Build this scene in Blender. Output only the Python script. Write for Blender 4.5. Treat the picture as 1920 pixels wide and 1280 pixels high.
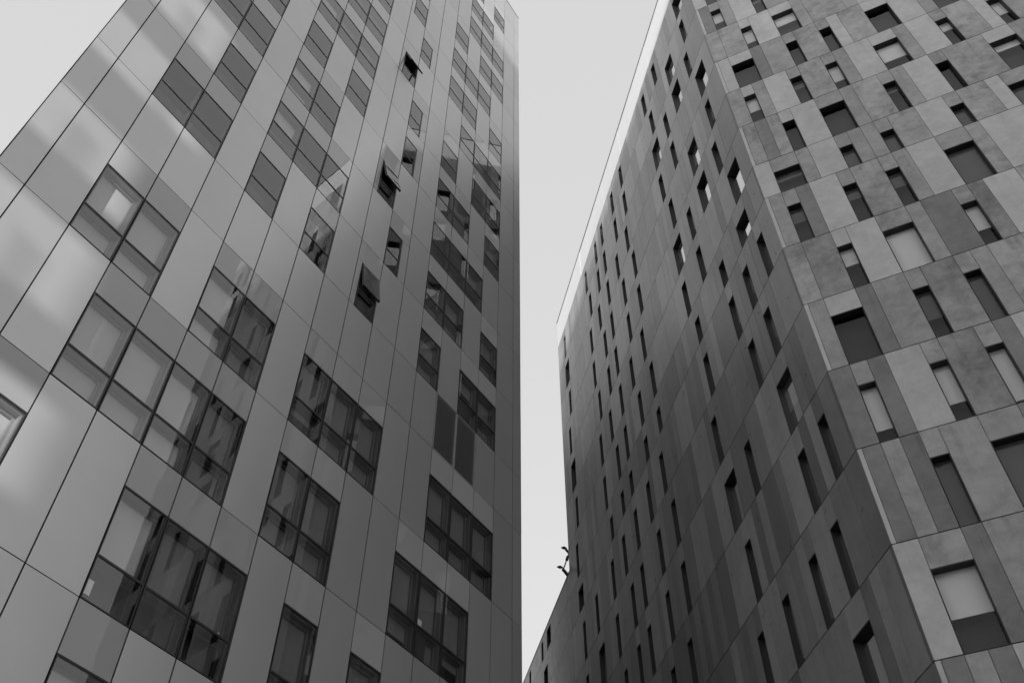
import bpy, math, random
from mathutils import Vector, Matrix, Euler

scene = bpy.context.scene
for o in list(bpy.data.objects):
    bpy.data.objects.remove(o, do_unlink=True)
COL = scene.collection
random.seed(7)

# ------------------------------------------------------------------ camera
PITCH, ROLL, FPX = 0.8658, 0.00454, 1806.22          # radians, radians, focal length in 1920-px units
EYE = 1.6                                             # camera height above the ground
cam_data = bpy.data.cameras.new("camera")
cam_data.sensor_fit = 'HORIZONTAL'
cam_data.sensor_width = 36.0
cam_data.lens = 36.0 * FPX / 1920.0
cam_data.clip_end = 5000
cam = bpy.data.objects.new("camera", cam_data)
COL.objects.link(cam)
cam.matrix_world = (Matrix.Translation((0, 0, EYE)) @ Matrix.Rotation(math.pi / 2 + PITCH, 4, 'X')
                    @ Matrix.Rotation(ROLL, 4, 'Z'))
scene.camera = cam

# ------------------------------------------------------------------ sky and sun
SUN_AZ, SUN_EL = math.radians(185), math.radians(6.5)  # azimuth from +Y towards +X
world = bpy.data.worlds.new("World")
scene.world = world
world.use_nodes = True
wn = world.node_tree
wn.nodes.clear()
sky = wn.nodes.new("ShaderNodeTexSky")
sky.sky_type = 'NISHITA'
sky.sun_disc = False
sky.sun_elevation = SUN_EL
sky.sun_rotation = SUN_AZ
sky.altitude = 0
sky.air_density = 1.0
sky.dust_density = 3.0
sky.ozone_density = 1.0
bw = wn.nodes.new("ShaderNodeRGBToBW")
bg = wn.nodes.new("ShaderNodeBackground")
bg.inputs["Strength"].default_value = 0.10
wo = wn.nodes.new("ShaderNodeOutputWorld")
wn.links.new(sky.outputs[0], bw.inputs[0])
veil = wn.nodes.new("ShaderNodeMath")                 # even bright overcast veil over the clear-sky gradient
veil.operation = 'ADD'
veil.inputs[1].default_value = 5.6
wn.links.new(bw.outputs[0], veil.inputs[0])
wn.links.new(veil.outputs[0], bg.inputs[0])
wn.links.new(bg.outputs[0], wo.inputs[0])

sun_data = bpy.data.lights.new("sun", 'SUN')
sun_data.energy = 5.0
sun_data.angle = math.radians(0.8)
sun_data.color = (1.0, 1.0, 1.0)                      # black-and-white photograph
sun = bpy.data.objects.new("sun", sun_data)
COL.objects.link(sun)
sdir = Vector((math.sin(SUN_AZ) * math.cos(SUN_EL), math.cos(SUN_AZ) * math.cos(SUN_EL), math.sin(SUN_EL)))
sun.rotation_euler = sdir.to_track_quat('Z', 'Y').to_euler()
sun.location = sdir * 200

# ------------------------------------------------------------------ exposure and render
vs = scene.view_settings
vs.view_transform = 'Standard'
vs.look = 'None'
vs.exposure = 0.14
vs.gamma = 1.0
vs.use_curve_mapping = False
scene.render.engine = 'CYCLES'
scene.cycles.use_denoising = True
scene.cycles.max_bounces = 10
scene.cycles.glossy_bounces = 6
scene.cycles.diffuse_bounces = 4
scene.cycles.transparent_max_bounces = 12

# ------------------------------------------------------------------ materials
def new_mat(name):
    m = bpy.data.materials.new(name)
    m.use_nodes = True
    nt = m.node_tree
    nt.nodes.clear()
    out = nt.nodes.new("ShaderNodeOutputMaterial")
    return m, nt, out

def nd(nt, kind, **kw):
    n = nt.nodes.new(kind)
    for k, v in kw.items():
        setattr(n, k, v)
    return n

def math_node(nt, op, a, b):
    n = nt.nodes.new("ShaderNodeMath")
    n.operation = op
    for i, v in enumerate((a, b)):
        if isinstance(v, (int, float)):
            n.inputs[i].default_value = v
        else:
            nt.links.new(v, n.inputs[i])
    return n.outputs[0]

def grey(v):
    return (v, v, v, 1)

def plain(name, v, rough=0.5, spec=0.5, coat=0.0, coat_rough=0.03, noise=0.06, scale=2.0):
    m, nt, out = new_mat(name)
    b = nd(nt, "ShaderNodeBsdfPrincipled")
    b.inputs["Roughness"].default_value = rough
    b.inputs["Specular IOR Level"].default_value = spec
    b.inputs["Coat Weight"].default_value = coat
    b.inputs["Coat Roughness"].default_value = coat_rough
    tc = nd(nt, "ShaderNodeTexCoord")
    nz = nd(nt, "ShaderNodeTexNoise")
    nz.inputs["Scale"].default_value = scale
    nz.inputs["Detail"].default_value = 6
    nt.links.new(tc.outputs["Object"], nz.inputs["Vector"])
    f = math_node(nt, 'MULTIPLY', math_node(nt, 'SUBTRACT', nz.outputs[0], 0.5), noise * 2)
    f = math_node(nt, 'ADD', f, 1.0)
    f = math_node(nt, 'MULTIPLY', f, v)
    nt.links.new(f, b.inputs["Base Color"])
    nt.links.new(b.outputs[0], out.inputs[0])
    return m

def attr_tone(nt):
    a = nd(nt, "ShaderNodeAttribute")
    a.attribute_name = "tone"
    s = nd(nt, "ShaderNodeSeparateColor")
    nt.links.new(a.outputs["Color"], s.inputs[0])
    return s.outputs[0], s.outputs[1], s.outputs[2], a.outputs["Alpha"]   # tone, stain amount, seed, height in the panel

def concrete(name, rough=0.55, streak=0.0, spec=0.5, bump=0.12):
    """Precast concrete: the panel's own tone, cloudy blotches, fine grain, a few dark water stains and form marks."""
    m, nt, out = new_mat(name)
    L = nt.links
    b = nd(nt, "ShaderNodeBsdfPrincipled")
    b.inputs["Specular IOR Level"].default_value = spec
    tone, stain, seed, head = attr_tone(nt)
    tc = nd(nt, "ShaderNodeTexCoord")
    off = nd(nt, "ShaderNodeCombineXYZ")
    L.new(math_node(nt, 'MULTIPLY', seed, 91.0), off.inputs[0])
    L.new(math_node(nt, 'MULTIPLY', seed, 53.0), off.inputs[2])
    add = nd(nt, "ShaderNodeVectorMath", operation='ADD')
    L.new(tc.outputs["Object"], add.inputs[0])
    L.new(off.outputs[0], add.inputs[1])
    def noise(scale, detail, rgh=0.6, sq=(1, 1, 1), dist=0.0):
        mp = nd(nt, "ShaderNodeMapping")
        mp.inputs["Scale"].default_value = sq
        L.new(add.outputs[0], mp.inputs["Vector"])
        n = nd(nt, "ShaderNodeTexNoise")
        n.inputs["Scale"].default_value = scale
        n.inputs["Detail"].default_value = detail
        n.inputs["Roughness"].default_value = rgh
        n.inputs["Distortion"].default_value = dist
        L.new(mp.outputs[0], n.inputs["Vector"])
        return n.outputs[0]
    def ramp(sock, lo, hi, a, c):
        r = nd(nt, "ShaderNodeMapRange")
        r.inputs["From Min"].default_value = lo
        r.inputs["From Max"].default_value = hi
        r.inputs["To Min"].default_value = a
        r.inputs["To Max"].default_value = c
        L.new(sock, r.inputs["Value"])
        return r.outputs[0]
    cloud = ramp(noise(0.55, 5, 0.6), 0.3, 0.7, -1.0, 1.0)
    mid = ramp(noise(2.6, 6, 0.65, dist=0.4), 0.3, 0.7, -1.0, 1.0)
    fine = ramp(noise(14.0, 4, 0.7), 0.3, 0.7, -1.0, 1.0)
    runs = ramp(noise(2.2, 4, 0.6, sq=(1, 1, 0.09)), 0.32, 0.68, -1.0, 1.0)
    blot = ramp(noise(0.9, 4, 0.7, dist=0.8), 0.60, 0.70, 0.0, 1.0)
    v = math_node(nt, 'MULTIPLY', cloud, math_node(nt, 'ADD', math_node(nt, 'MULTIPLY', stain, 0.20), 0.04))
    v = math_node(nt, 'ADD', v, math_node(nt, 'MULTIPLY', mid, math_node(nt, 'ADD', math_node(nt, 'MULTIPLY', stain, 0.17), 0.035)))
    v = math_node(nt, 'ADD', v, math_node(nt, 'MULTIPLY', fine, 0.03))
    v = math_node(nt, 'ADD', v, math_node(nt, 'MULTIPLY', runs, math_node(nt, 'ADD', math_node(nt, 'MULTIPLY', stain, 0.05), streak)))
    v = math_node(nt, 'SUBTRACT', v, math_node(nt, 'MULTIPLY', blot, math_node(nt, 'MULTIPLY', stain, 0.24)))
    drip = ramp(noise(5.0, 3, 0.6, sq=(1, 1, 0.05)), 0.52, 0.68, 0.0, 1.0)      # water marks below the joints
    drip = math_node(nt, 'MULTIPLY', drip, ramp(head, 0.35, 1.0, 0.0, 1.0))
    v = math_node(nt, 'SUBTRACT', v, math_node(nt, 'MULTIPLY', drip, math_node(nt, 'ADD', math_node(nt, 'MULTIPLY', stain, 0.20), 0.03)))
    speck = ramp(noise(9.0, 2, 0.5), 0.69, 0.74, 0.0, 1.0)                       # pockmarks
    v = math_node(nt, 'SUBTRACT', v, math_node(nt, 'MULTIPLY', speck, math_node(nt, 'MULTIPLY', stain, 0.18)))
    lime = ramp(noise(3.4, 5, 0.75, sq=(1, 1, 0.5), dist=1.2), 0.64, 0.74, 0.0, 1.0)   # pale lime bloom
    v = math_node(nt, 'ADD', v, math_node(nt, 'MULTIPLY', lime, math_node(nt, 'MULTIPLY', stain, 0.20)))
    v = math_node(nt, 'MULTIPLY', math_node(nt, 'ADD', v, 1.0), tone)
    L.new(v, b.inputs["Base Color"])
    L.new(ramp(mid, -1, 1, rough - 0.06, rough + 0.08), b.inputs["Roughness"])
    bp = nd(nt, "ShaderNodeBump")
    bp.inputs["Strength"].default_value = bump
    bp.inputs["Distance"].default_value = 0.01
    L.new(fine, bp.inputs["Height"])
    L.new(bp.outputs[0], b.inputs["Normal"])
    L.new(b.outputs[0], out.inputs[0])
    return m

def cladding(name, v, rough, coat, coat_rough, wave, metal=0.0):
    """Flat coated facade sheet; the coat mirrors, the sheet itself oil-cans a little."""
    m, nt, out = new_mat(name)
    L = nt.links
    b = nd(nt, "ShaderNodeBsdfPrincipled")
    tone, stain, seed, head = attr_tone(nt)
    tc = nd(nt, "ShaderNodeTexCoord")
    n1 = nd(nt, "ShaderNodeTexNoise")
    n1.inputs["Scale"].default_value = 0.8
    n1.inputs["Detail"].default_value = 4
    L.new(tc.outputs["Object"], n1.inputs["Vector"])
    n3 = nd(nt, "ShaderNodeTexNoise")
    n3.inputs["Scale"].default_value = 60
    n3.inputs["Detail"].default_value = 2
    L.new(tc.outputs["Object"], n3.inputs["Vector"])
    f = math_node(nt, 'MULTIPLY', math_node(nt, 'SUBTRACT', n1.outputs[0], 0.5), 0.12)
    f = math_node(nt, 'ADD', f, math_node(nt, 'MULTIPLY', math_node(nt, 'SUBTRACT', n3.outputs[0], 0.5), 0.08))
    f = math_node(nt, 'MULTIPLY', math_node(nt, 'ADD', f, 1.0), math_node(nt, 'MULTIPLY', tone, v))
    L.new(f, b.inputs["Base Color"])
    b.inputs["Roughness"].default_value = rough
    b.inputs["Metallic"].default_value = metal
    b.inputs["Coat Weight"].default_value = coat
    b.inputs["Coat Roughness"].default_value = coat_rough
    n2 = nd(nt, "ShaderNodeTexNoise")
    n2.inputs["Scale"].default_value = 0.9
    n2.inputs["Detail"].default_value = 1
    L.new(tc.outputs["Object"], n2.inputs["Vector"])
    bp = nd(nt, "ShaderNodeBump")
    bp.inputs["Strength"].default_value = 1.0
    bp.inputs["Distance"].default_value = wave
    L.new(n2.outputs[0], bp.inputs["Height"])
    L.new(bp.outputs[0], b.inputs["Normal"])
    L.new(bp.outputs[0], b.inputs["Coat Normal"])
    L.new(b.outputs[0], out.inputs[0])
    return m

def glass(name, ior, tint, wave, scale=0.8):
    """Architectural glass: clear to what lies behind, Fresnel mirror in front, slightly wavy."""
    m, nt, out = new_mat(name)
    L = nt.links
    tc = nd(nt, "ShaderNodeTexCoord")
    n2 = nd(nt, "ShaderNodeTexNoise")
    n2.inputs["Scale"].default_value = scale
    n2.inputs["Detail"].default_value = 2
    L.new(tc.outputs["Object"], n2.inputs["Vector"])
    bp = nd(nt, "ShaderNodeBump")
    bp.inputs["Strength"].default_value = 1.0
    bp.inputs["Distance"].default_value = wave
    L.new(n2.outputs[0], bp.inputs["Height"])
    fr = nd(nt, "ShaderNodeFresnel")
    fr.inputs["IOR"].default_value = ior
    g = nd(nt, "ShaderNodeBsdfGlossy")
    g.inputs["Roughness"].default_value = 0.0
    g.inputs["Color"].default_value = grey(1.0)
    L.new(bp.outputs[0], g.inputs["Normal"])
    t = nd(nt, "ShaderNodeBsdfTransparent")
    t.inputs["Color"].default_value = grey(tint)
    mx = nd(nt, "ShaderNodeMixShader")
    geo = nd(nt, "ShaderNodeNewGeometry")                # each pane reflects once, at its outer face
    front = math_node(nt, 'SUBTRACT', 1.0, geo.outputs["Backfacing"])
    L.new(math_node(nt, 'MULTIPLY', fr.outputs[0], front), mx.inputs[0])
    L.new(t.outputs[0], mx.inputs[1])
    L.new(g.outputs[0], mx.inputs[2])
    L.new(mx.outputs[0], out.inputs[0])
    return m

M = {
    'clad': cladding("coated_panel", 0.49, 0.30, 0.0, 0.1, 0.0015, 0.6),
    'spandrel': cladding("enamelled_glass", 0.36, 0.4, 1.0, 0.01, 0.0006),
    'concrete': concrete("precast_concrete", 0.58, 0.0),
    'concrete_side': concrete("precast_concrete_smooth", 0.32, 0.07, 0.55, 0.015),
    'glass_a': glass("flush_glass", 2.0, 0.93, 0.0006),
    'glass_b': glass("recessed_glass", 1.36, 0.94, 0.0005),
    'glass_c': glass("coated_glass", 14.0, 0.94, 0.0005),
    'mirror': glass("mirror_glass", 12.0, 0.97, 0.0012, 0.5),
    'dark': plain("dark_void", 0.018, 0.7),
    'frame': plain("dark_anodised_frame", 0.025, 0.4),
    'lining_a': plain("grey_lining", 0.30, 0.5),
    'lining_dim': plain("dark_grey_lining", 0.11, 0.5),  # lining copy with shade put into its colour, for right-hand windows
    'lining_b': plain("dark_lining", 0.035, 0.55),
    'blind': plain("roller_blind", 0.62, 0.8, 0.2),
    'curtain': plain("white_curtain", 0.88, 0.8, 0.2),
    'blind_b': plain("pale_roller_blind", 0.84, 0.8, 0.2),
    'blind_dim': plain("shaded_roller_blind", 0.20, 0.8, 0.2),  # blind copy darkened where the panes mirror no bright sky
    'blind_grey': plain("grey_roller_blind", 0.14, 0.8, 0.2),
    'white': plain("white_paper", 0.85, 0.7, 0.2),
    'coping': plain("metal_coping", 0.05, 0.4),
    'steel': plain("dark_painted_steel", 0.04, 0.45),
    'louvre': plain("louvre_blade", 0.32, 0.4),
    'render_white': plain("white_render", 0.5, 0.8),
    'top_panel': plain("white_enamelled_panel", 0.82, 0.35, 0.5, 0.6),
    'render': plain("grey_render", 0.30, 0.8),
    'roof': plain("roof_felt", 0.12, 0.9),
}

# ------------------------------------------------------------------ mesh helpers
def tagged(o, label, cat, group=None):
    o["label"] = label
    o["category"] = cat
    if group:
        o["group"] = group
    return o

def thing(name, loc, label, cat):
    o = bpy.data.objects.new(name, None)
    o.empty_display_size = 1.0
    COL.objects.link(o)
    o.location = loc
    return tagged(o, label, cat)

FACES = ((0, 3, 2, 1), (4, 5, 6, 7), (0, 1, 5, 4), (1, 2, 6, 5), (2, 3, 7, 6), (3, 0, 4, 7))

class Facade:
    """A vertical plane: u runs along it, h up it (both in survey units), off is metres out of it."""
    def __init__(self, origin, direction, outward, sc, base):
        self.o, self.d, self.n, self.sc, self.base = Vector(origin), Vector(direction), Vector(outward), sc, Vector(base)
    def pt(self, u, h, off):
        p = (self.o + self.d * u) * self.sc + self.n * off
        return Vector((p.x, p.y, h * self.sc + EYE)) - self.base
    def box(self, u0, u1, h0, h1, f0, f1, g=0.0):
        """g: half joint width in metres taken off every side; f0 < f1 are offsets"""
        e = g / self.sc
        u0, u1, h0, h1 = u0 + e, u1 - e, h0 + e, h1 - e
        return [self.pt(u0, h0, f0), self.pt(u1, h0, f0), self.pt(u1, h0, f1), self.pt(u0, h0, f1),
                self.pt(u0, h1, f0), self.pt(u1, h1, f0), self.pt(u1, h1, f1), self.pt(u0, h1, f1)]

def build(name, boxes, mat, parent, tones=None, kind=None):
    """boxes: list of 8-vertex boxes -> ONE mesh object"""
    vs_, fs_ = [], []
    for b in boxes:
        k = len(vs_)
        vs_ += [tuple(v) for v in b]
        a, c, e = b[1] - b[0], b[3] - b[0], b[4] - b[0]
        flip = a.cross(c).dot(e) < 0
        for f in FACES:
            f = tuple(i + k for i in f)
            fs_.append(f[::-1] if flip else f)
    me = bpy.data.meshes.new(name)
    me.from_pydata(vs_, [], fs_)
    if tones is not None:
        at = me.color_attributes.new("tone", 'FLOAT_COLOR', 'POINT')
        vals = []
        for t in tones:
            vals += (list(t[:3]) + [0.0]) * 4 + (list(t[:3]) + [1.0]) * 4      # alpha: 0 at the panel's foot, 1 at its head
        at.data.foreach_set("color", vals)
    me.materials.append(M[mat])
    o = bpy.data.objects.new(name, me)
    COL.objects.link(o)
    o.parent = parent
    if kind:
        o["kind"] = kind
    return o

def prism(name, pts, z0, z1, mat, parent, base):
    base = Vector(base)
    n = len(pts)
    vs_ = [(x - base.x, y - base.y, z0 - base.z) for x, y in pts] + [(x - base.x, y - base.y, z1 - base.z) for x, y in pts]
    fs_ = [tuple(range(n))[::-1], tuple(range(n, 2 * n))] + [(i, (i + 1) % n, n + (i + 1) % n, n + i) for i in range(n)]
    area = sum(pts[i][0] * pts[(i + 1) % n][1] - pts[(i + 1) % n][0] * pts[i][1] for i in range(n))
    if area < 0:
        fs_ = [f[::-1] for f in fs_]
    me = bpy.data.meshes.new(name)
    me.from_pydata(vs_, [], fs_)
    me.materials.append(M[mat])
    o = bpy.data.objects.new(name, me)
    COL.objects.link(o)
    o.parent = parent
    return o

def ring(fc, u0, u1, h0, h1, f0, f1, w):
    """rectangular frame of bar width w metres, four butted boxes"""
    e = w / fc.sc
    return [fc.box(u0, u1, h1 - e, h1, f0, f1), fc.box(u0, u1, h0, h0 + e, f0, f1),
            fc.box(u0, u0 + e, h0 + e, h1 - e, f0, f1), fc.box(u1 - e, u1, h0 + e, h1 - e, f0, f1)]

def pix_area(quad):
    """image area (px at 1920) of a facade rectangle, used only to rank panels by how large they show"""
    c, s = math.cos(PITCH), math.sin(PITCH)
    P = []
    for v in quad:
        X, Y, Z = v.x, v.y, v.z - EYE
        F = Y * c + Z * s
        if F <= 0.1:
            return 0.0
        P.append((min(2200, max(-280, 960 + FPX * X / F)), min(1560, max(-280, 640 - FPX * (-Y * s + Z * c) / F))))
    cx, cy = sum(p[0] for p in P) / 4, sum(p[1] for p in P) / 4
    a = abs(sum(P[i][0] * P[(i + 1) % 4][1] - P[(i + 1) % 4][0] * P[i][1] for i in range(4))) / 2
    return a if -20 < cx < 1940 and -20 < cy < 1300 else 0.0

# ------------------------------------------------------------------ ground
gm, gnt, gout = new_mat("paving")
gb = nd(gnt, "ShaderNodeBsdfPrincipled")
gtc = nd(gnt, "ShaderNodeTexCoord")
gbr = nd(gnt, "ShaderNodeTexBrick")
gbr.inputs["Scale"].default_value = 1.0
gbr.inputs["Brick Width"].default_value = 0.6
gbr.inputs["Row Height"].default_value = 0.4
gbr.inputs["Mortar Size"].default_value = 0.008
gbr.inputs["Color1"].default_value = grey(0.10)
gbr.inputs["Color2"].default_value = grey(0.08)
gbr.inputs["Mortar"].default_value = grey(0.04)
gnt.links.new(gtc.outputs["Object"], gbr.inputs["Vector"])
gnt.links.new(gbr.outputs[0], gb.inputs["Base Color"])
gb.inputs["Roughness"].default_value = 0.8
gnt.links.new(gb.outputs[0], gout.inputs[0])
me = bpy.data.meshes.new("ground")
me.from_pydata([(-2000, -2000, 0), (2000, -2000, 0), (2000, 2000, 0), (-2000, 2000, 0)], [], [(0, 1, 2, 3)])
me.materials.append(gm)
ground = bpy.data.objects.new("ground", me)
COL.objects.link(ground)
ground["kind"] = "structure"

# ================================================================== unseen blocks added to shade the towers, and the rear block
def neighbour(name, pts, top, label, f_from, f_to, outward, mat='render'):
    """a rendered block on the outline pts with one facade of windows between two of its corners"""
    cx, cy = sum(p[0] for p in pts) / len(pts), sum(p[1] for p in pts) / len(pts)
    base = Vector((cx, cy, 0))
    t = thing(name, base, label, "building")
    prism("body", pts, 0.0, top, mat, t, base)
    a, b = Vector(f_from), Vector(f_to)
    ln = (b - a).length
    fc = Facade(a, (b - a) / ln, outward, 1.0, base)
    n, rows = int(ln / 3.2), int((top - 5) / 3.3)
    for r in range(rows):
        bx = [fc.box(0.7 + i * 3.2, 2.4 + i * 3.2, 4.2 + r * 3.3 - EYE, 6.0 + r * 3.3 - EYE, -0.05, 0.012) for i in range(n)]
        build("window_band", bx, 'frame', t)
    build("parapet", [fc.box(-0.2, ln + 0.2, top + 0.002 - EYE, top + 0.5 - EYE, -0.4, 0.25)], 'lining_a', t)
    return t
SH = Vector((math.sin(SUN_AZ), math.cos(SUN_AZ)))     # horizontal direction towards the sun
def street_house(name, x0, x1, top, label, y=-66.0, mat='render'):  # added block, placed and sized to shade the tower faces
    pts = [(x0, y - 20.0), (x1, y - 20.0), (x1, y), (x0, y)]
    return neighbour(name, pts, top, label, pts[3], pts[2], (0, 1), mat)
street_house("street_block", -42.0, -17.0, 45.0, "lowest rendered street block behind the photographer, past the slotted sun screen", -24.0)
street_house("street_block", -12.2, -6.55, 65.0, "narrow rendered street block behind the photographer, beside the slotted sun screen")
street_house("street_block", -6.53, 2.0, 67.3, "tallest rendered street block behind the photographer, between two lower ones")
street_house("street_block", 2.02, 26.0, 61.0, "widest rendered street block behind the photographer, facing the concrete tower")
rear = [(-32.0, 40.0), (-1.6, 40.0), (-1.6, 60.0), (-32.0, 60.0)]
neighbour("rear_block", rear, 54.0, "plain rendered block standing beyond the panel-clad tower, facing the concrete tower", rear[1], rear[2], (1, 0), 'render_white')

# ================================================================== TOWER A: flush panel-clad tower
MA = 1.08                                             # facade module in metres
AZ_A, D_A, U_A = 0.57731, 12.21144, 3.81671
dA = Vector((math.sin(AZ_A), math.cos(AZ_A)))
nA_away = Vector((-math.cos(AZ_A), math.sin(AZ_A)))
oA = nA_away * D_A + dA * U_A
U0, U1 = -1.59, 15.5
HA = {-2: -EYE / MA, -1: 2.25, 0: 5.4, 1: 8.558, 2: 11.712, 3: 14.851, 4: 17.98, 5: 20.157, 6: 23.009, 7: 25.855,
      8: 28.746, 9: 31.539, 10: 34.383, 11: 37.29, 12: 40.18, 13: 43.12, 14: 45.93, 15: 48.72, 16: 51.5, 17: 54.2, 18: 56.9}
pA0 = (oA + dA * U0) * MA
baseA = Vector((pA0.x, pA0.y, 0))
A = thing("panel_clad_tower", baseA, "pale panel-clad tower with flush gridded windows, a louvred vent and tilted-open sashes", "tower")
FA = Facade(oA, dA, -nA_away, MA, baseA)

# window cells: row -> {column: blind share}
WA = {
    0: {3: 1.0},
    1: {0: 1.0, 3: 0.65, 4: 0.65, 5: 0.65, 7: 1.0, 9: 1.0},
    2: {1: 1.0, 2: 1.0, 3: 1.0, 4: 1.0, 6: 1.0, 7: 1.0, 10: 0.9, 11: 1.0, 12: 0.8},
    3: {0: 1.0, 1: 0.9, 3: 1.0, 4: 1.0, 6: 0.8, 7: 1.0, 8: 1.0, 11: 1.0, 12: 1.0, 13: 1.0},
    5: {0: 0.0, 1: 0.0, 3: 0.0, 5: 0.5, 10: 1.0, 12: 0.3, 13: 0.9},
    6: {1: 0.0, 3: 0.7, 4: 0.0, 5: 0.0, 10: 1.0, 11: 1.0, 13: 0.9},
    7: {0: 0.0, 1: 0.0, 3: 1.0, 4: 0.0, 10: 0.0, 11: 0.0, 12: 0.5},
    8: {1: 0.0, 3: 0.0, 5: 0.0, 10: 0.0, 11: 0.2, 13: 0.7},
    9: {3: 1.0, 4: 0.6, 5: 1.0, 10: 0.3, 12: 0.0, 13: 0.3},
    10: {4: 0.3, 5: 1.0, 11: 0.0, 12: 0.0, 13: 0.4},
    11: {5: 0.6, 10: 0.8, 11: 0.0, 13: 0.0},
    12: {10: 0.8, 11: 0.0, 12: 0.0},
    13: {10: 0.0, 12: 0.0, 13: 0.8},
    14: {11: 0.8, 12: 0.6, 13: 0.7},
    15: {11: 0.4, 12: 0.5},
    16: {13: 0.6, 11: 0.0},
}
# narrow windows: (row, column): (u0, u1, opening angle of the upper sash)
NARROW = {(5, 7): (7.21, 8.0, 9), (7, 7): (7.21, 8.0, 13), (10, 7): (7.21, 8.0, 18), (12, 7): (7.21, 8.0, 0), (13, 7): (7.21, 8.0, 0),
          (6, 8): (8.0, 8.66, 0), (8, 8): (8.0, 8.66, 0), (9, 8): (8.0, 8.66, 0), (11, 8): (8.0, 8.66, 0)}
LOUVRE = {(4, 11), (4, 12)}

rA = random.Random(3)
def a_tone(spread=0.05):
    return (1.0 + rA.uniform(-spread, spread), 0.0, rA.random(), 1)

HANDLES = {(2, 2), (2, 10), (3, 11), (3, 8), (5, 13), (6, 13), (8, 13), (1, 5), (3, 1)}
def a_window(u0, u1, hb, ht, hh, share, angle=0, handle=False):
    """frame lines flush with the cladding, glass, a grey-lined recess and a roller blind at its back"""
    fr = ring(FA, u0, u1, hb, hh, -0.06, 0.004, 0.022)
    e = 0.022 / MA
    fr.append(FA.box(u0 + e, u1 - e, ht - e, ht + e, -0.06, 0.004))
    w = build("window", fr, 'frame', A)
    lo, hi = (hb + e, ht - e), (ht + e, hh - e)
    build("pane", [FA.box(u0 + e, u1 - e, lo[0], lo[1], -0.022, -0.010)], 'glass_a', w)
    if not angle:
        build("pane", [FA.box(u0 + e, u1 - e, hi[0], hi[1], -0.022, -0.010)], 'glass_a', w)
    else:
        a = math.radians(angle)
        def leaf(s0, s1, t0, t1, f0, f1):
            """a slab of the sash: s along the facade, t down from the hinge, f through its thickness"""
            out = []
            for hh_, ff in ((t1, 0), (t0, 1)):
                for s, f in ((s0, f0), (s1, f0), (s1, f1), (s0, f1)):
                    drop, outw = hh_ * math.cos(a) - f * math.sin(a) * 0, hh_ * math.sin(a)
                    out.append(FA.pt(s, hi[1] - drop / MA + f * math.sin(a) / MA, outw + f * math.cos(a)))
            return out
        T = (hi[1] - hi[0]) * MA
        b = 0.05
        build("sash", [leaf(u0 + e, u1 - e, 0, b, -0.05, 0.012), leaf(u0 + e, u1 - e, T - b, T, -0.05, 0.012),
                       leaf(u0 + e, u0 + e + b / MA, b, T - b, -0.05, 0.012), leaf(u1 - e - b / MA, u1 - e, b, T - b, -0.05, 0.012)], 'frame', w)
        build("pane", [leaf(u0 + e + 0.01, u1 - e - 0.01, 0.015, T - 0.015, 0.014, 0.022)], 'glass_a', w)
    dp = -0.24
    lin = []
    for (a0, a1) in (lo, hi):
        if angle and a0 == hi[0]:
            lin += ring(FA, u0 + e, u1 - e, a0, a1, dp, -0.062, 0.03)
        else:
            lin += ring(FA, u0 + e, u1 - e, a0, a1, dp, -0.062, 0.03)
            if share > 0:
              lin += ring(FA, u0 + e + 0.03 / MA, u1 - e - 0.03 / MA, a0 + 0.03 / MA, a1 - 0.03 / MA, dp, dp + 0.05, 0.05)
    build("lining", lin, ('lining_a' if u0 < 2.5 else 'frame' if share == 0.65 else 'lining_dim') if share > 0 else 'frame', w)  # lining darkened in the right-hand windows as painted shade
    if handle:
        build("handle", [FA.box(u1 - 0.16, u1 - 0.125, ht + 0.06, ht + 0.20, dp + 0.002, dp + 0.03)], 'white', w)
    if share > 0:
        top, bot = hh - 0.05, hh - (hh - hb - 0.1) * share
        build("blind", [FA.box(u0 + 0.05, u1 - 0.05, bot, top, dp - 0.03, dp - 0.015)], 'blind' if u0 < 3.5 else 'blind_dim', w)  # right-hand blinds take the darkened copy
    return w

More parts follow.
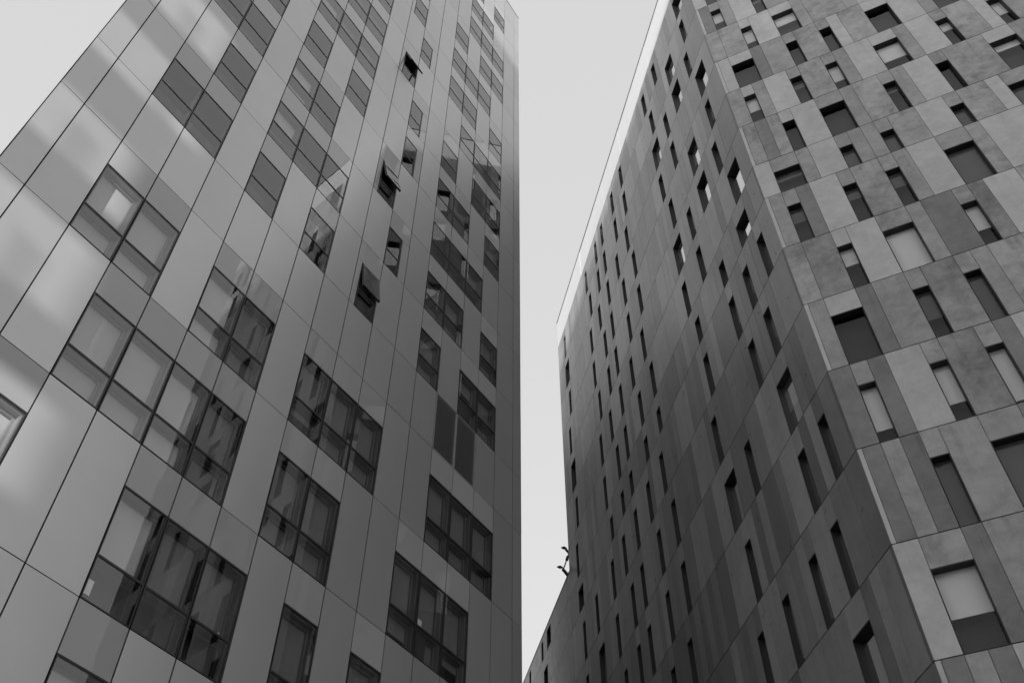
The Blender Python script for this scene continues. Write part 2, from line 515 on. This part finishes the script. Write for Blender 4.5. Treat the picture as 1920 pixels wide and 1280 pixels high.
a_windows = {}
cols = [(-2, U0, -1.0)] + [(k, float(k), float(k + 1)) for k in range(-1, 15)] + [(15, 15.0, U1)]
for r in range(-2, 18):
    hb, hn = HA[r], HA[r + 1]
    dh, dt = (2.22, 0.80) if r <= 3 else (1.93, 0.78)
    for k, u0, u1 in cols:
        V, Hh = 0.015, 0.009
        def sheet(name, a0, a1, b0, b1, mat):
            e, f = V / MA, Hh / MA
            q = FA.box(a0 + e, a1 - e, b0 + f, b1 - f, -0.035, 0.0)
            for j in (2, 3, 6, 7):                        # sheets are never hung perfectly flat
                q[j] = q[j] + Vector((FA.n.x, FA.n.y, 0)) * rA.uniform(-0.0022, 0.0022)
            return build(name, [q], mat, A, [a_tone()])
        if (r, k) in LOUVRE:
            lv = build("louvre", ring(FA, u0 + 0.01, u1 - 0.01, hb + 0.01, hn - 0.01, -0.10, 0.0, 0.03), 'louvre', A)
            sl = []
            n = 20
            for i in range(n):
                z = hb + 0.04 + (hn - hb - 0.08) * (i + 0.5) / n
                t = 0.008 / MA
                q = FA.box(u0 + 0.04, u1 - 0.04, z - t, z + t, -0.09, -0.008)
                for j in (2, 3, 6, 7):
                    q[j] = q[j] - Vector((0, 0, 0.045))
                sl.append(q)
            build("slats", sl, 'louvre', lv, kind="stuff")
        elif (r, k) in NARROW:
            a0, a1, ang = NARROW[(r, k)]
            hh = hb + dh
            sheet("spandrel", u0, u1, hh, hn, 'spandrel')
            if a0 > u0:
                sheet("spandrel", u0, a0, hb, hh, 'spandrel')
            if a1 < u1:
                sheet("spandrel", a1, u1, hb, hh, 'spandrel')
            a_windows[(r, k)] = a_window(a0 + 0.012, a1 - 0.012, hb + 0.008, hb + dt, hh - 0.008, 0.0, ang)
        elif k in WA.get(r, {}):
            hh = hb + dh
            sheet("spandrel", u0, u1, hh, hn, 'spandrel')
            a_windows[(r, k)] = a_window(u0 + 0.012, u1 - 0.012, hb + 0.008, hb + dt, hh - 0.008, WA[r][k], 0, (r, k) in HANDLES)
        else:
            sheet("panel", u0, u1, hb, hn, 'clad')

# body, end walls and roof of tower A
eA = Vector((-0.55, 0.835)).normalized()
P0, P1 = (oA + dA * U0) * MA, (oA + dA * U1) * MA
DEPTH = 16.0
ins = -nA_away * -0.0
def inset(p, amount):
    return p + nA_away * amount
topA = HA[18] * MA + EYE
q0, q1 = inset(P0, 0.45) + dA * 0.55, inset(P1, 0.45) - dA * 0.1
prism("body", [tuple(q0), tuple(q1), tuple(q1 + eA * DEPTH), tuple(q0 + eA * DEPTH)], 0.0, topA - 0.3, 'dark', A, baseA)
back = [FA.box(U0 + 0.02, U1 - 0.02, HA[-2], HA[18] - 0.03, -0.46, -0.46 + 0.01)]
# a thin dark membrane close behind the sheets of the solid columns keeps the joints dark
memb = []
for r in range(-2, 18):
    dh = 2.22 if r <= 3 else 1.93
    for k, u0, u1 in cols:
        if (r, k) in LOUVRE:
            memb.append(FA.box(u0, u1, HA[r], HA[r + 1], -0.16, -0.13))
        elif (r, k) in NARROW:
            memb.append(FA.box(u0, u1, HA[r] + dh, HA[r + 1], -0.09, -0.06))
        elif k in WA.get(r, {}):
            memb.append(FA.box(u0, u1, HA[r] + dh, HA[r + 1], -0.09, -0.06))
        else:
            memb.append(FA.box(u0, u1, HA[r], HA[r + 1], -0.09, -0.06))
build("membrane", memb, 'dark', A)
build("coping", [FA.box(U0, U1, HA[18] + 0.002, HA[18] + 0.05, -0.5, 0.02)], 'clad', A, [(1, 0, 0.3, 1)])
for nm, p, sgn in (("end_wall", P0, 1), ("end_wall", P1, -1)):
    pa, pb = p + nA_away * 0.10 + dA * 0.02 * sgn, p + nA_away * 0.10 + dA * 0.02 * sgn + eA * DEPTH
    w = dA * 0.3 * sgn
    prism(nm, [tuple(pa), tuple(pb), tuple(pb + w), tuple(pa + w)], 0.0, topA, 'lining_a', A, baseA)

# ================================================================== added unseen screen; its slots shape the low sun into patches on tower A
T_ST = 32.0
DZ = T_ST * math.tan(SUN_EL) / MA                     # rise of the sun's rays between tower A and the screen, in modules
o_st = oA + SH * (T_ST / MA)
st_xy = o_st * MA
base_st = Vector((st_xy.x, st_xy.y, 0))
ST = thing("stair_tower", base_st, "open concrete stair tower with stacked landing parapets behind the photographer", "stair tower")
FS = Facade(o_st, dA, -nA_away, MA, base_st)
LIT = [(9.35, 11.2, 1.75), (12.72, 14.7, 1.05), (16.2, 18.0, 0.75), (19.72, 21.7, 1.75), (23.25, 25.2, 1.25), (26.8, 28.7, 0.8)]   # slots placed to throw the light patches on tower A
prev = -EYE / MA - DZ
for (b0, b1, end) in LIT:
    build("parapet", [FS.box(-2.6, 7.0, prev + DZ, b0 + DZ, -0.2, 0.0)], 'render', ST)  # solid bands of the added screen, dividing the sunlight into strips
    build("side_wall", [FS.box(end, 7.0, b0 + DZ + 0.005, b1 + DZ - 0.005, -0.18, -0.02)], 'render', ST)
    build("post", [FS.box(-2.6, -2.3, b0 + DZ + 0.005, b1 + DZ - 0.005, -0.18, -0.02), FS.box(end - 1.3, end - 1.12, b0 + DZ + 0.005, b0 + DZ + 1.1, -0.16, -0.04)], 'render', ST)
    prev = b1
build("parapet", [FS.box(-2.6, 7.0, prev + DZ, 44.0 + DZ, -0.2, 0.0)], 'render', ST)

# ================================================================== TOWER B: concrete tower with two visible faces
SB = 1.8 * MA                                         # metres per survey unit
XK, AZ_B, AZ_C = 4.89182, -1.13499, -0.20526
G, OB, OC = 0.261, 0.069, 0.168
dB = Vector((-math.sin(AZ_B), -math.cos(AZ_B)))       # from the corner along the broad face
dC = Vector((math.sin(AZ_C), math.cos(AZ_C)))         # from the corner along the long side
nB = Vector((-math.cos(AZ_B), math.sin(AZ_B)))
nC = Vector((-math.cos(AZ_C), math.sin(AZ_C)))
K = Vector((XK, 10.0))
FBH = [2.819, 4.459, 6.099, 7.759, 9.426, 11.074, 12.729, 14.382, 16.058, 17.276, 18.920, 20.557, 22.212, 23.857, 25.491, 27.11, 28.74, 30.24]
GROUND_B = -EYE / SB
FBH = [GROUND_B, 1.18] + FBH                          # two more storeys down to the ground
ROW0 = 2                                              # index of survey row 0
baseB = Vector((K.x * SB, K.y * SB, 0))
B = thing("concrete_tower", baseB, "grey concrete panel tower with scattered recessed windows and a white top storey", "tower")
F_B = Facade(K, dB, nB, SB, baseB)
F_C = Facade(K, dC, nC, SB, baseB)
LEN_B, LEN_C = 8.0, 15.1
RECESS = 0.21

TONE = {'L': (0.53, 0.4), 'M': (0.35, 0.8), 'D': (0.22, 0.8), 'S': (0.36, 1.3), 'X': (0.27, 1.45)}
rB = random.Random(11)
panels_B = []                                         # (facade, u0,u1,h0,h1, tone, stain, material)
def put_panel(fc, u0, u1, h0, h1, tone, stain, mat, off=0.0):
    panels_B.append((fc, u0, u1, h0, h1, tone, stain, mat, off))

def b_window(parent, fc, u0, u1, h0, h1, share, kind):
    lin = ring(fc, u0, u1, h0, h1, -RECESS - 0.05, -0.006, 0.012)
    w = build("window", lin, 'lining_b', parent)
    e = 0.012 / SB
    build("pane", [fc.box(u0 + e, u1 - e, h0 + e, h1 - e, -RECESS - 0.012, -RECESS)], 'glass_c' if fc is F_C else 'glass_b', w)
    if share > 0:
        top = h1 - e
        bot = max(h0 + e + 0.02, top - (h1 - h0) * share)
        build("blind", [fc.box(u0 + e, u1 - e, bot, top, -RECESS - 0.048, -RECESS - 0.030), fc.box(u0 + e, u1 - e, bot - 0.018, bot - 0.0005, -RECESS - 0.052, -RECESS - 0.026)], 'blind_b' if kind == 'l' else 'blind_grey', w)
    return w

def lintel_h(row):
    return 0.745 if row == 8 else 1.17

ROWS_B = {
    13: "P1D W1:5l P1M P2L W1:3g P2M W2:4l P2L P2S W1:0 P3M",
    12: "P1S P2S W1:6l P2L W2:4l P1M P3S P1M P2L W1:0 P3M",
    11: "P1L W2:0 P1D P2M W1:0 P2S W1:0 P1L P2S W2:0 P2L P1M W2:0 P3M",
    10: "P1S W1:5l P1M P2L W1:3g P2S W1:6l P1M P2L W2:6l P1M P2L W1:3l P2S P1L W1:5l P3M",
    9: "P1S P1D P1S W1:0 P2L W2:0 P1M P2S W1:2g P1M P2L W1:0 P3S W2:2l P3M",
    8: "P1L W2:3g P1M P2L W1:9g P1M P1M W1:9g P2S P2L W1:9g P2S P1L W2:9g P3M",
    7: "P1M W1:4g P1D P2L W1:3g P2S W1:4g P1M P2L W2:9g P1S P4L",
    6: "P1S P2X W1:4l P2L W2:9l P1M P2D W1:6l P1X P2L W1:0 P3M",
    5: "P1M W2:0 P1D P2M W1:6g P2X W1:9g P1M P2S W1:3l P3M",
    4: "P1D W1:8l P1D P2L W1:7l P2X W1:9l P1D P3L",
    3: "P1D P1M P1D W1:9g P2M W2:9g P2D W1:5l",
    2: "P1L W2:6l P1D P2M W1:4l P3M",
    1: "P1D P1M P1D P2L W1:0 P2M",
}
ROWS_C = {
    2: [(3, 2), (10, 1), (14, 1), (24, 1), (28, 1)],
    3: [(3, 1), (6, 1), (10, 1), (14, 1), (25, 1), (29, 1)],
    4: [(1, 1), (4, 1), (13, 1), (25, 1), (29, 1), (36, 1)],
    5: [(3, 2), (10, 1), (13, 2), (24, 1), (28, 1), (33, 1), (36, 1), (40, 1), (53, 1)],
    6: [(3, 1), (6, 1), (14, 1), (24, 1), (28, 1), (33, 1), (36, 1), (41, 1), (46, 2), (52, 1)],
    7: [(1, 1), (4, 1), (7, 1), (13, 1), (25, 1), (29, 1), (33, 1), (37, 1), (41, 1), (47, 1), (52, 1)],
    8: [(2, 2), (7, 1), (13, 1), (24, 1), (28, 1), (33, 1), (36, 1), (40, 1), (52, 2)],
    9: [(1, 2), (10, 1), (14, 1), (24, 1), (28, 1), (33, 1), (36, 1), (41, 1), (53, 1)],
    10: [(3, 1), (6, 2), (10, 1), (13, 2), (25, 1), (29, 1), (33, 1), (37, 1), (41, 1), (52, 1)],
    11: [(2, 1), (6, 2), (13, 1), (24, 1), (28, 1), (33, 1), (36, 1), (40, 1), (52, 2)],
    12: [(1, 2), (10, 1), (14, 1), (24, 1), (28, 1), (33, 1), (36, 1), (41, 1), (53, 1)],
    13: [(3, 1), (6, 2), (10, 1), (13, 2), (25, 1), (29, 1), (33, 1), (37, 1), (41, 1), (52, 1)],
    14: [(2, 1), (6, 2), (13, 1), (24, 1), (28, 1), (33, 1), (36, 1), (40, 1), (52, 2)],
    15: [(1, 2), (10, 1), (14, 1), (24, 1), (28, 1), (33, 1), (36, 1), (41, 1), (53, 1)],
}
membB = []
for row in range(-2, 16):
    h0, h1 = FBH[row + ROW0], FBH[row + ROW0 + 1]
    odd = row % 2 == 1
    # ---- broad face
    toks = ROWS_B.get(row, "").split()
    n = 0
    seq = []
    for t in toks:
        w = int(t[1])
        seq.append((t[0], n, n + w, t[2:]))
        n += w
    while OB + G * n < LEN_B - 0.3:                   # the part of the face beyond the picture's edge
        if seq and seq[-1][0] == 'P' and rB.random() < 0.5:
            w = 1
            seq.append(('W', n, n + w, ":%d%s" % (rB.choice([0, 0, 4, 6, 9]), rB.choice("lg"))))
        else:
            w = rB.choice([1, 2, 2, 3])
            seq.append(('P', n, n + w, rB.choice("LMMSD")))
        n += w
    if odd:
        put_panel(F_B, 0.0, OB, h0, h1, 0.56, 0.15, 'concrete')
    for i, (typ, a, b, ex) in enumerate(seq):
        u0 = OB + G * a if (a > 0 or odd) else 0.0
        u1 = min(OB + G * b, LEN_B)
        if typ == 'P':
            tn, st = TONE[ex]
            put_panel(F_B, u0, u1, h0, h1, tn * rB.uniform(0.95, 1.05), st, 'concrete')
            membB.append(F_B.box(u0, u1, h0, h1, -0.16, -0.13))
        else:
            hh = h0 + lintel_h(row)
            tn, st = rB.choice([TONE['M'], TONE['L'], TONE['S']])
            put_panel(F_B, u0, u1, hh, h1, tn * 0.97, st, 'concrete')
            membB.append(F_B.box(u0, u1, hh, h1, -0.16, -0.13))
            sh = int(ex[1]) / 10.0
            b_window(B, F_B, u0 + 0.006, u1 - 0.006, h0 + 0.004, hh - 0.003, sh * 0.9 if sh < 0.9 else 0.97 if ex[2:] == 'g' else 0.86, ex[2:] or 'l')
    # ---- long side
    wins = ROWS_C.get(row, [(4, 1), (11, 1), (24, 1)])
    n = 0
    NC = 57
    pieces = []
    starts = {a: w for a, w in wins}
    while n < NC:
        if n in starts:
            pieces.append(('W', n, n + starts[n]))
            n += starts[n]
            continue
        lim = min([a for a in starts if a > n] + [NC])
        w = min(rB.choice([1, 1, 1, 2, 2, 3]), lim - n)
        pieces.append(('P', n, n + w))
        n += w
    if not odd:
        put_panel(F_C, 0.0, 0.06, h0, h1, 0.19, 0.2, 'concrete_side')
    prev = None
    for typ, a, b in pieces:
        u0 = OC + G * a if a > 0 else (0.0 if odd else 0.06)
        u1 = OC + G * b if b < NC else LEN_C
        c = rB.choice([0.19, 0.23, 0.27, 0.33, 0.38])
        if prev is not None and abs(c - prev) < 0.012:
            c += 0.045
        prev = c
        if typ == 'P':
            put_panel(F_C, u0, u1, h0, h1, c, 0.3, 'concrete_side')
            membB.append(F_C.box(u0, u1, h0, h1, -0.16, -0.13))
        else:
            hh = h0 + lintel_h(row)
            if a == 0:
                u0 = OC
            put_panel(F_C, u0, u1, hh, h1, c, 0.3, 'concrete_side')
            membB.append(F_C.box(u0, u1, hh, h1, -0.16, -0.13))
            sh = rB.choice([0.0, 0.0, 0.0, 0.5, 0.8])
            b_window(B, F_C, u0 + 0.004, u1 - 0.004, h0 + 0.004, hh - 0.003, sh, 'l')
build("membrane", membB, 'dark', B)

def panel_box(p):
    fc, u0, u1, h0, h1, tone, stain, mat, off = p
    e, f = 0.007 / SB, 0.016 / SB
    return fc.box(u0 + e, u1 - e, h0 + f, h1 - f, -0.12, off)
ranked = sorted(panels_B, key=lambda p: -pix_area([p[0].pt(u, h, 0) + p[0].base for u, h in ((p[1], p[3]), (p[2], p[3]), (p[2], p[4]), (p[1], p[4]))]))
for p in ranked[:300]:
    build("panel", [panel_box(p)], p[7], B, [(p[5], p[6], rB.random(), 1)])
for mat in ('concrete', 'concrete_side'):
    rest = [p for p in ranked[300:] if p[7] == mat]
    if rest:
        build("panels_far" if mat == 'concrete_side' else "panels_high", [panel_box(p) for p in rest], mat, B,
              [(p[5], p[6], rB.random(), 1) for p in rest], kind="stuff")

# top storey of white enamelled panels
hg0, hg1 = FBH[16 + ROW0], FBH[17 + ROW0]
for fc, ln in ((F_B, LEN_B), (F_C, LEN_C)):
    n = 0
    while n * 4 * G < ln - 0.4:
        u0, u1 = n * 4 * G, min((n + 1) * 4 * G, ln)
        if ln - u1 < 0.5:
            u1 = ln
        j = rB.uniform(-0.004, 0.004)
        build("top_panel", [fc.box(u0, u1, hg0, hg1, -0.05, j, 0.006)], 'top_panel', B)
        n += 1
    build("coping", [fc.box(-0.01, ln + 0.01, hg1 + 0.002, hg1 + 0.03, -0.5, 0.03)], 'coping', B)

Kp, Fp, Ep = K * SB, (K + dC * LEN_C) * SB, (K + dB * LEN_B) * SB
topB = hg1 * SB + EYE
def inward(p, *vec):
    for v, a in vec:
        p = p - v * a
    return p
# inset corner point: 0.5 m behind both faces
def corner_inset(p, n1, n2, a):
    # solve x.n1 = p.n1 - a, x.n2 = p.n2 - a
    det = n1.x * n2.y - n1.y * n2.x
    r1, r2 = p.dot(n1) - a, p.dot(n2) - a
    return Vector(((r1 * n2.y - r2 * n1.y) / det, (n1.x * r2 - n2.x * r1) / det))
Ki = corner_inset(Kp, nB, nC, 0.5)
eEnd, fEnd = -nB, -nC
Ei, Fi = Ep - nB * 0.5 - dB * 0.3, Fp - nC * 0.5 - dC * 0.3
prism("body", [tuple(Fi), tuple(Ki), tuple(Ei), tuple(Ei + eEnd * 20), tuple(Fi + fEnd * 20)], 0.0, topB - 0.25, 'dark', B, baseB)
for p, dn, dv in ((Ep, eEnd, dB), (Fp, fEnd, dC)):
    a, b = p + dn * 0.125, p + dn * 20
    prism("end_wall", [tuple(a), tuple(b), tuple(b - dv * 0.25), tuple(a - dv * 0.25)], 0.0, topB, 'lining_a', B, baseB)

# ================================================================== low block beyond the tower
H_LOW = 18.15
baseL = Vector((Fp.x, Fp.y, 0))
LOW = thing("low_building", baseL, "lower concrete block continuing the tower's long side, with three windows under its roof edge", "building")
F_L = Facade(K, dC, nC, SB, baseL)
LOW_END = 30.0
ROWS_L = {9: [(67, 2), (71, 1), (78, 1)], 8: [(69, 2), (75, 1)], 7: [(66, 1), (73, 1), (80, 1)], 6: [(68, 1), (76, 1)]}
low_far, memL = [], []
for row in range(-2, 10):
    h0, h1 = FBH[row + ROW0], (FBH[row + ROW0 + 1] if row < 9 else H_LOW)
    starts = {a: w for a, w in ROWS_L.get(row, [])}
    n = 57
    while n < 113:
        if n in starts:
            w, typ = starts[n], 'W'
        else:
            lim = min([a for a in starts if a > n] + [113])
            w, typ = min(rB.choice([1, 1, 2, 2, 3]), lim - n), 'P'
        u0 = OC + G * n if n > 57 else LEN_C + 0.012
        u1 = OC + G * (n + w)
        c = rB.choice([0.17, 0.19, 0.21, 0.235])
        ha = h0
        if typ == 'W':
            ha = h0 + (0.69 if row == 9 else lintel_h(row))
            b_window(LOW, F_L, u0 + 0.004, u1 - 0.004, h0 + 0.004, ha - 0.003, 0.0, 'l')
        e, f = 0.006 / SB, 0.013 / SB
        q = F_L.box(u0 + e, u1 - e, ha + f, h1 - f, -0.12, 0.0)
        memL.append(F_L.box(u0, u1, ha, h1, -0.16, -0.13))
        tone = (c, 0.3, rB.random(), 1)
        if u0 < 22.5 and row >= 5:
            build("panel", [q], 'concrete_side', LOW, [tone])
        else:
            low_far.append((q, tone))
        n += w
build("panels_far", [q for q, t in low_far], 'concrete_side', LOW, [t for q, t in low_far], kind="stuff")
build("membrane", memL, 'dark', LOW)
build("coping", [F_L.box(LEN_C + 0.01, OC + G * 113, H_LOW + 0.002, H_LOW + 0.025, -0.5, 0.02)], 'coping', LOW)
l0, l1 = Fp - nC * 0.5 + dC * 0.05, (K + dC * (OC + G * 113)) * SB - nC * 0.5
prism("body", [tuple(l0), tuple(l1), tuple(l1 - nC * 16), tuple(l0 - nC * 16)], 0.0, H_LOW * SB + EYE - 0.1, 'dark', LOW, baseL)

# ================================================================== roof davit on the low block
def tube(vs_, fs_, p, q, r0, r1, seg=8):
    d = (q - p).normalized()
    a = d.orthogonal().normalized()
    b = d.cross(a)
    k = len(vs_)
    for c, r in ((p, r0), (q, r1)):
        for i in range(seg):
            t = 2 * math.pi * i / seg
            vs_.append(c + a * (r * math.cos(t)) + b * (r * math.sin(t)))
    for i in range(seg):
        j = (i + 1) % seg
        fs_.append((k + i, k + j, k + seg + j, k + seg + i))
    fs_.append(tuple(k + i for i in range(seg))[::-1])
    fs_.append(tuple(k + seg + i for i in range(seg)))

def solid(name, vs_, fs_, mat, parent, base):
    me = bpy.data.meshes.new(name)
    me.from_pydata([tuple(v - base) for v in vs_], [], fs_)
    me.materials.append(M[mat])
    o = bpy.data.objects.new(name, me)
    COL.objects.link(o)
    o.parent = parent
    return o

dav_base = Vector(((K + dC * 15.42) * SB - nC * 0.25).to_tuple() + (H_LOW * SB + EYE,))
view = Vector((dav_base.x, dav_base.y, 0)).normalized()
side = Vector((view.y, -view.x, 0))                   # horizontal, to the right as seen from the street
up = Vector((0, 0, 1))
DV = thing("roof_davit", dav_base, "small dark two-armed davit standing at the low block's roof edge", "davit")
rng = (dav_base - Vector((0, 0, EYE))).length
def dv(px, py):                                       # metres right / up of the foot
    return dav_base + side * px + up * py + view * 0.05
m_px = rng / FPX                                      # one photo pixel at that range
vk = 1.0 / math.cos(math.asin(min(0.98, (dav_base.z - EYE) / rng)) )  # tall things look foreshortened from below
def at(dx, dy):
    return dv(dx * m_px, -dy * m_px * vk)
parts = {
    "lower_arm": [((1, 2), (-14, -17), 0.12, 0.10)],
    "upper_arm": [((4, -41), (-7, -53), 0.11, 0.08)],
    "tie_rod": [((-12, -19), (-1, -46), 0.04, 0.04)],
    "post": [((4, 0), (5, -42), 0.05, 0.05)],
}
for nm, segs in parts.items():
    vs_, fs_ = [], []
    for p, q, r0, r1 in segs:
        tube(vs_, fs_, at(*p), at(*q), r0, r1)
    solid(nm, vs_, fs_, 'steel', DV, dav_base)
for nm, c, rx, ry in (("end_bulb", (-19, -21), 0.19, 0.11), ("end_bulb", (-10, -56), 0.18, 0.11)):
    vs_, fs_ = [], []
    cc = at(*c)
    tube(vs_, fs_, cc - side * rx + up * 0.03, cc, 0.03, ry, 10)
    tube(vs_, fs_, cc + side * 0.001, cc + side * rx - up * 0.06, ry, 0.035, 10)
    solid(nm, vs_, fs_, 'steel', DV, dav_base)
vs_, fs_ = [], []
tube(vs_, fs_, at(-6, -33), at(-3.5, -40), 0.10, 0.09, 8)
solid("counterweight", vs_, fs_, 'steel', DV, dav_base)

# ================================================================== small things behind the glass of tower A
def loose(name, boxes, mat, base, label, cat):
    me_boxes = [[v + FA.base - base for v in b] for b in boxes]
    o = build(name, me_boxes, mat, None)
    o.location = base
    return tagged(o, label, cat)

p = FA.pt(3.12, HA[1] + 0.30, -0.05) + baseA
q = FA.box(3.045, 3.16, HA[1] + 0.12, HA[1] + 0.38, -0.036, -0.032)
loose("paper_notice", [q], 'white', p, "white paper notice stuck inside the lower pane of a low panel-clad tower window", "paper")

cab_b = FA.pt(11.2, HA[2] + 0.05, -0.2) + baseA
cq = [FA.box(11.10, 11.52, HA[2] + 0.06, HA[2] + 0.76, -0.20, -0.12), FA.box(11.12, 11.50, HA[2] + 0.76, HA[2] + 0.80, -0.19, -0.13)]
loose("cabinet", cq, 'steel', cab_b, "black cabinet standing right behind a dark low window of the panel-clad tower", "cabinet")
sh_b = FA.pt(11.1, HA[2] + 0.80, -0.06) + baseA
loose("paper_sheet", [FA.box(11.06, 11.24, HA[2] + 0.84, HA[2] + 1.02, -0.050, -0.046)], 'white', sh_b,
      "white paper sheet above the black cabinet behind a panel-clad tower window", "paper")
